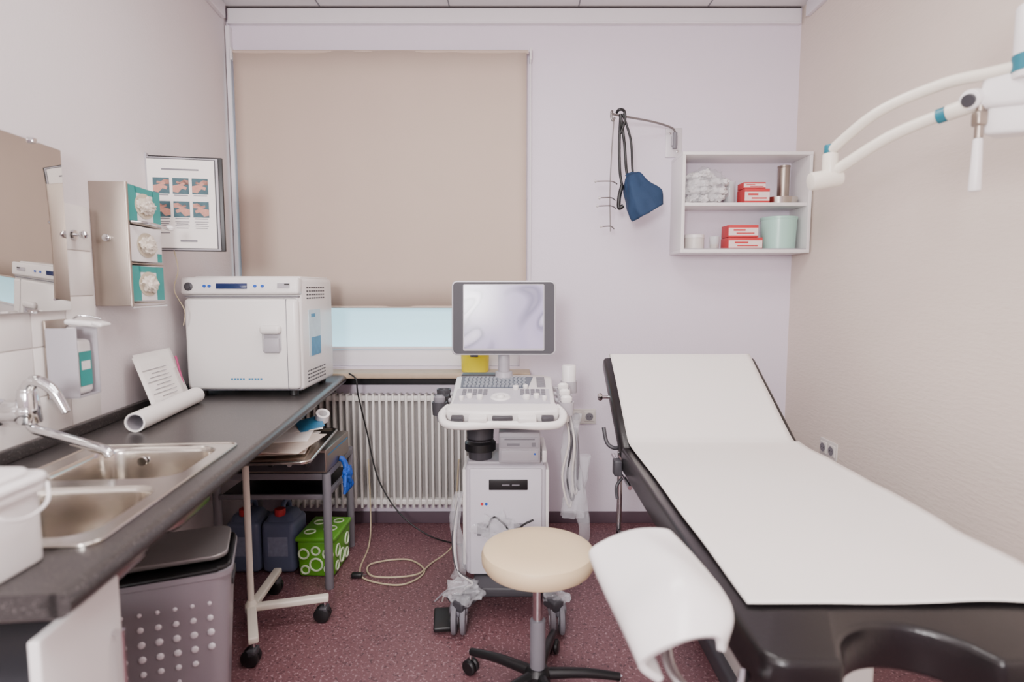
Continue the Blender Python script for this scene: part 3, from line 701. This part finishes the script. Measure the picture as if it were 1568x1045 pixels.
def pf(a_, b_):
    q = b_*(len(pp)-1); i = min(int(q), len(pp)-2); P = pp[i].lerp(pp[i+1], q-i)
    y_, z_ = P.y, P.z
    xl_ = .447+.004*noise.noise(Vector((0, y_*3, 0)))
    e = 1.10+.024*noise.noise(Vector((5, y_*4, 0))) if y_ < 2.2 else 1.082
    x_ = xl_+(e-xl_)*a_
    if b_ < .02: y_ += .010*noise.noise(Vector((x_*5, 7, 0)))
    z_ += .0025*noise.noise(Vector((x_*5, y_*4, 2)))+.0035
    if y_ < 2.2: z_ += .008*max(0, (a_-.9)/.1)*(noise.noise(Vector((1, y_*9, 0)))*.5+.5)
    return (x_, y_, z_)
surf(c, 'paper_cover', 30, 130, pf, paper, .001)
boxes(c, 'frame_rails', [((x0+.05, 1.55, .58), (.03, 1.0, .05)), ((x1-.05, 1.55, .58), (.03, 1.0, .05)), ((.76, 1.14, .58), (.62, .03, .04)), ((.76, 2.16, .58), (.62, .03, .04))], greyD, .004)
box(c, 'back_frame', (.76, 2.45, .79), (.5, .40, .03), greyD, .004, rot=(th, 0, 0))
box(c, 'pedestal', (.84, 1.70, .32), (.28, .42, .50), offw, .02)
box(c, 'base_plate', (.86, 1.74, .055), (.38, .84, .07), greyD, .015)
for i, (x, y_) in enumerate(((.72, 1.38), (1.0, 1.38), (.72, 2.10), (1.0, 2.10))): cyl(c, 'foot_%d' % i, (x, y_, 0), (x, y_, .022), .025, black)
cyl(c, 'rear_support', (.455, 2.42, .0), (.455, 2.42, .79), .011, chrome)
cyl(c, 'side_rail', (.425, 2.06, .58), (.425, 2.42, .60), .008, chrome)
cyl(c, 'rail_knob', (.44, 2.50, .83), (.385, 2.50, .83), .007, chrome)
lathe(c, 'knob_head', [(0, 0), (.014, .002), (.018, .012), (.012, .02), (0, .022)], chrome, (.39, 2.5, .83), (0, -math.pi/2, 0))
tube(c, 'release_lever', [(.43, 2.28, .67), (.40, 2.27, .67), (.375, 2.28, .69), (.365, 2.30, .745)], .008, greyD)
box(c, 'rail_clamp', (.40, 2.18, .62), (.03, .05, .06), greyD, .006)
tube(c, 'paper_roll_bracket', [(.45, 2.2, .60), (.40, 2.18, .55), (.40, 2.17, .50)], .006, greyD)
tube(c, 'lower_lever', [(.455, 2.40, .27), (.47, 2.30, .29), (.48, 2.26, .27), (.475, 2.25, .22)], .008, greyD)

# leg support
g = G('leg_support_trough')
R = [
 [(.176, 1.145, .735), (.165, 1.155, .766), (.241, 1.16, .800), (.315, 1.155, .805), (.318, 1.14, .785)],
 [(.205, 1.085, .695), (.177, 1.088, .742), (.262, 1.09, .805), (.345, 1.08, .783), (.352, 1.07, .755)],
 [(.228, 1.015, .672), (.191, 1.022, .724), (.283, 1.02, .805), (.364, .990, .767), (.366, .99, .735)],
 [(.240, .955, .665), (.200, .955, .715), (.283, .95, .790), (.358, .935, .757), (.358, .935, .730)],
 [(.245, .912, .655), (.212, .905, .690), (.262, .885, .738), (.325, .895, .742), (.338, .90, .715)]]
rows = [catm(r_, 6) for r_ in R]
cols = [catm([rows[i][j] for i in range(5)], 6) for j in range(len(rows[0]))]
bm = bmesh.new()
gg = [[bm.verts.new(v_) for v_ in c_] for c_ in cols]
for i in range(len(gg)-1):
    for j in range(len(gg[0])-1): bm.faces.new((gg[i][j], gg[i+1][j], gg[i+1][j+1], gg[i][j+1]))
o = fin(bm, 'trough_shell', g, M('trough_white', '#EAE6E6', .25, var=.01), ang=180)
m_ = o.modifiers.new('s', 'SOLIDIFY'); m_.thickness = .012; m_.offset = 0
m_ = o.modifiers.new('b', 'BEVEL'); m_.width = .005; m_.segments = 3; m_.limit_method = 'ANGLE'; m_.angle_limit = math.radians(60)
tube(g, 'support_bar', [(.28, 1.0, .77), (.27, .98, .70), (.265, .93, .665), (.29, .885, .648), (.335, .885, .640), (.375, .91, .638), (.398, .95, .640)], .010, chrome, n=14)
box(g, 'clamp', (.28, 1.0, .765), (.05, .06, .04), greyD, .008)

# ------------------------------------------------------------ wall cabinet
c = G('wall_cabinet')
X0, X1, Y0, Z0, Z1 = .838, 1.478, D-.21, 1.473, 1.965
T = .016
boxes(c, 'carcass', [(((X0+X1)/2, (Y0+D)/2, Z1-T/2), (X1-X0, .21, T)), (((X0+X1)/2, (Y0+D)/2, Z0+T/2), (X1-X0, .21, T)),
      ((X0+T/2, (Y0+D)/2, (Z0+Z1)/2), (T, .21, Z1-Z0-2*T)), ((X1-T/2, (Y0+D)/2, (Z0+Z1)/2), (T, .21, Z1-Z0-2*T)),
      (((X0+X1)/2, (Y0+D)/2+.005, 1.712), (X1-X0-2*T, .20, T))], white, .0015)
box(c, 'back_board', ((X0+X1)/2, D-.006, (Z0+Z1)/2), (X1-X0-.02, .008, Z1-Z0-.02), wallB)
boxes(c, 'glass_door_track', [(((X0+X1)/2, Y0+.006, Z0+T+.003), (X1-X0-2*T, .008, .006))], greyL)
zs, zl, yy = 1.7205, 1.4895, D-.11
q = G('cotton_swab_bag'); blob(q, 'bag', (.98, yy, zs+.088), (.112, .075, .088), clear, .25, 2.5, 4, 2)
for i in range(22):
    row = i//6
    blob(q, 'cotton_%d' % i, (.905+(i % 6)*.029+random.uniform(-.01, .01)+row*.004, yy-.02*(i % 3)+random.uniform(-.01, .01), zs+.026+row*.038+random.uniform(-.004, .008)), (random.uniform(.020, .032), .028, random.uniform(.016, .026)), cotton, .6, 2, 3, i)
q = G('cotton_jar', (1.118, yy+.03, zs)); lathe(q, 'jar', [(0, 0), (.026, 0), (.029, .01), (.029, .12), (.027, .12), (.026, .012), (0, .006)], glassM); blob(q, 'cotton', (0, 0, .07), (.022, .022, .06), cotton, .3, 3, 3, 9)
def rbox(n, x, y_, z, w_, d_, h_):
    q = G(n, (x, y_, z)); box(q, 'carton', (0, 0, h_/2), (w_, d_, h_), redC, .001)
    box(q, 'carton_band', (0, -d_/2-.0005, h_*.45), (w_*.98, .001, h_*.62), cartM)
    box(q, 'carton_top_label', (0, 0, h_+.0005), (w_*.7, d_*.6, .001), white)
    boxes(q, 'carton_text', [((-.02, -d_/2-.0015, h_*.58), (w_*.4, .001, h_*.14)), ((.01, -d_/2-.0015, h_*.32), (w_*.6, .001, h_*.10))], redC)
rbox('medicine_carton', 1.217, yy-.03, zs, .125, .10, .070)
rbox('medicine_carton', 1.207, yy-.03, zs+.072, .11, .08, .030)
rbox('medicine_carton', 1.165, yy-.03, zl, .17, .11, .060)
rbox('medicine_carton', 1.155, yy-.03, zl+.062, .15, .10, .060)
q = G('metal_tray', (1.372, yy, zs)); lathe(q, 'dish', [(0, 0), (.076, 0), (.082, .035), (.080, .035), (.074, .003), (0, .003)], steel, sy=.8)
prism(q, 'tray_lid', rrect(-.062, -.045, .062, .045, .02), .026, .0345, steel)
q = G('metal_canister', (1.385, yy+.01, zs+.036)); lathe(q, 'can', [(0, 0), (.028, 0), (.029, .003), (.029, .15), (.031, .152), (.031, .16), (.0, .162)], steelD)
q = G('mint_container', (1.360, yy-.01, zl)); lathe(q, 'tub', [(0, 0), (.076, 0), (.080, .005), (.086, .15), (.088, .152), (.088, .158), (.083, .158), (.077, .01), (0, .01)], greenC)
lathe(q, 'lid', [(0, .17), (.075, .168), (.090, .165), (.090, .158), (0, .158)], greenC)
q = G('white_jar', (.935, yy, zl)); lathe(q, 'jar', [(0, 0), (.045, 0), (.048, .004), (.048, .062), (.0, .062)], offw); lathe(q, 'lid', [(0, .0625), (.050, .0625), (.050, .078), (.045, .081), (0, .081)], white)
q = G('glass_tumbler', (1.035, yy-.01, zl)); lathe(q, 'glass', [(0, .0), (.022, 0), (.026, .07), (.024, .07), (.020, .004), (0, .004)], glassM)
lathe(q, 'contents', [(0, .005), (.019, .005), (.021, .03), (0, .03)], M('amber', '#B88A5A', .4))

# ------------------------------------------------------------ hook with pouch
h = G('swivel_hook_arm')
box(h, 'mount_plate', (.845, D-.004, 2.055), (.085, .008, .15), M('plate_steel', '#D4CFD4', .45, .3), .002)
boxes(h, 'screws', [((.825, D-.01, 2.10), (.01, .004, .01)), ((.865, D-.01, 2.01), (.01, .004, .01))], chrome, .001)
tube(h, 'pivot', [(.845, D-.03, 2.02), (.845, D-.03, 2.10)], .012, grey, smooth=False)
box(h, 'pivot_block', (.845, D-.018, 2.06), (.03, .03, .05), greyL, .003)
dk = M('wire_steel', '#8C8888', .3, .8)
tube(h, 'arm', [(.845, D-.03, 2.10), (.82, D-.05, 2.12), (.70, D-.11, 2.135), (.50, 2.95, 2.14), (.488, 2.945, 2.155), (.482, 2.943, 2.13), (.49, 2.945, 2.11), (.50, 2.948, 2.125)], .0055, dk)
tube(h, 'hanger_wire', [(.497, 2.948, 2.115), (.49, 2.965, 1.95), (.485, 2.965, 1.75), (.49, 2.965, 1.6), (.49, 2.965, 1.58)], .0032, dk, k=6, n=6)
for i, (z, l) in enumerate(((1.82, .08), (1.74, .06), (1.70, .07), (1.60, .05))):
    tube(h, 'cross_wire_%d' % i, [(.49-l, 2.945, z), (.49, 2.965, z+.004), (.49+l*.4, 2.975, z-.008)], .0032, dk, n=6)
    lathe(h, 'tip_%d' % i, [(0, -.009), (.009, 0), (0, .009)], white, (.49-l, 2.945, z))
fp = G('face_shield_pouch')
tube(fp, 'strap_1', [(.53, 2.955, 2.144), (.55, 2.95, 2.0), (.565, 2.945, 1.85), (.60, 2.94, 1.80)], .007, black, k=10)
tube(fp, 'strap_2', [(.53, 2.955, 2.144), (.525, 2.95, 2.0), (.53, 2.945, 1.86), (.545, 2.94, 1.78)], .007, black, k=10)
tube(fp, 'strap_3', [(.54, 2.955, 2.145), (.58, 2.95, 2.02), (.59, 2.945, 1.88), (.60, 2.94, 1.82)], .006, black, k=10)
tube(fp, 'strap_loop', [(.51, 2.955, 2.150), (.52, 2.94, 2.160), (.545, 2.945, 2.155), (.55, 2.95, 2.11), (.53, 2.95, 2.05)], .007, black)
def pouch(a_, b_):
    an = 2*math.pi*a_
    sq = 1/max(abs(math.cos(an)), abs(math.sin(an)))**.45
    r_ = (.030+.056*min(1, b_*1.5)**.7)*sq
    if b_ > .8: r_ *= 1-.12*(b_-.8)/.2
    n_ = 1+.20*noise.noise(Vector((math.cos(an)*1.6, math.sin(an)*1.6, b_*2.5)))+.07*math.sin(an*3+b_*5)
    return (r_*n_*math.cos(an), .75*r_*n_*math.sin(an), -.20*b_+.018*math.sin(an+1.2)*b_)
surf(fp, 'pouch', 60, 24, pouch, blue, .004, loc=(.590, 2.935, 1.85), rot=(-.20, -.32, .3))
blob(fp, 'pouch_crown', (.590, 2.935, 1.848), (.034, .026, .014), blue, .4, 2, 3, 6)
tube(fp, 'inner_lining', [(.60, 2.90, 1.670), (.635, 2.90, 1.668), (.665, 2.93, 1.672), (.63, 2.965, 1.672)], .012, black, closed=True)
tube(fp, 'black_loop', [(.540, 2.94, 1.80), (.525, 2.93, 1.74), (.525, 2.93, 1.69), (.545, 2.93, 1.70)], .010, black)

# sockets
def sock(name, loc, rz, n=2):
    s_ = G(name, loc, rz)
    box(s_, 'plate', (0, -.004, 0), (.082*n-.02, .008, .082), offw, .003)
    for i in range(n):
        x_ = (i-(n-1)/2)*.071
        box(s_, 'insert_%d' % i, (x_, -.010, 0), (.055, .006, .055), offw, .003)
        lathe(s_, 'well_%d' % i, [(0, 0), (.019, 0), (.021, .002), (.019, .0025), (0, .0005)], grey, (x_, -.0132, 0), (math.pi/2, 0, 0))
        boxes(s_, 'pins_%d' % i, [((x_-.008, -.0148, 0), (.004, .001, .004)), ((x_+.008, -.0148, 0), (.004, .001, .004))], black)
sock('power_socket', (.385, D, .60), 0)
sock('power_socket', (XR, 2.70, .545), -math.pi/2)

# ------------------------------------------------------------ examination lamp arm
e = G('examination_lamp')
tube(e, 'lower_arm', [(.93, 1.725, 1.635), (.998, 1.62, 1.695), (1.05, 1.55, 1.722), (1.085, 1.49, 1.732)], .016, creamP, n=16)
tube(e, 'upper_arm', [(.915, 1.735, 1.69), (.975, 1.62, 1.765), (1.06, 1.51, 1.80), (1.115, 1.43, 1.80), (1.155, 1.38, 1.80)], .0145, creamP, n=16)
cyl(e, 'end_knuckle', (.862, 1.735, 1.605), (.95, 1.735, 1.618), .026, creamP, bev=.006)
cyl(e, 'end_post', (.918, 1.735, 1.61), (.918, 1.735, 1.685), .021, creamP, bev=.004)
cyl(e, 'end_cap', (.918, 1.735, 1.685), (.918, 1.735, 1.710), .018, tealD, bev=.004)
cyl(e, 'arm_joint', (1.068, 1.518, 1.727), (1.078, 1.501, 1.730), .0185, tealD)
cyl(e, 'arm_joint_sleeve', (1.078, 1.501, 1.730), (1.11, 1.45, 1.74), .020, creamP, bev=.003)
cyl(e, 'arm_joint_pivot', (1.088, 1.445, 1.745), (1.13, 1.465, 1.755), .024, white, bev=.004)
cyl(e, 'pivot_screw', (1.082, 1.442, 1.742), (1.089, 1.445, 1.745), .015, greyD)
box(e, 'main_arm', (1.215, 1.345, 1.748), (.08, .28, .085), white, .015, rot=(.12, 0, math.radians(34)))
box(e, 'arm_underside', (1.215, 1.355, 1.682), (.070, .24, .07), white, .010, rot=(.12, 0, math.radians(34)))
cyl(e, 'handle_screw', (1.112, 1.44, 1.655), (1.112, 1.44, 1.73), .009, steelD)
box(e, 'handle_clamp', (1.112, 1.44, 1.70), (.026, .026, .035), steelD, .006)
cyl(e, 'handle', (1.112, 1.44, 1.53), (1.112, 1.44, 1.655), .0135, white, r2=.010, bev=.004)
cyl(e, 'post', (1.168, 1.37, 1.77), (1.168, 1.37, 1.93), .036, white, bev=.006)
cyl(e, 'post_ring', (1.168, 1.37, 1.785), (1.168, 1.37, 1.822), .0375, tealD)
cyl(e, 'post_neck', (1.168, 1.37, 1.93), (1.168, 1.37, 2.02), .022, white)
tube(e, 'mount_arm', [(1.168, 1.37, 2.0), (1.30, 1.33, 2.01), (1.47, 1.30, 2.01)], .02, white)
box(e, 'mount_plate', (XR-.01, 1.30, 2.01), (.02, .14, .20), white, .004)

# ------------------------------------------------------------ camera
cam = bpy.data.cameras.new('camera'); co = bpy.data.objects.new('camera', cam); COL.objects.link(co)
co.location = (0, 0, 1.3); co.rotation_euler = (math.radians(90-5.2), 0, 0)
cam.sensor_width = 36; cam.lens = 20.66; cam.clip_start = .05
cam.dof.use_dof = True; cam.dof.focus_distance = 2.6; cam.dof.aperture_fstop = 1.8
SC.camera = co
wd = bpy.data.worlds.new('world'); SC.world = wd; wd.use_nodes = True
wd.node_tree.nodes['Background'].inputs[0].default_value = (.8, .85, .95, 1); wd.node_tree.nodes['Background'].inputs[1].default_value = .6
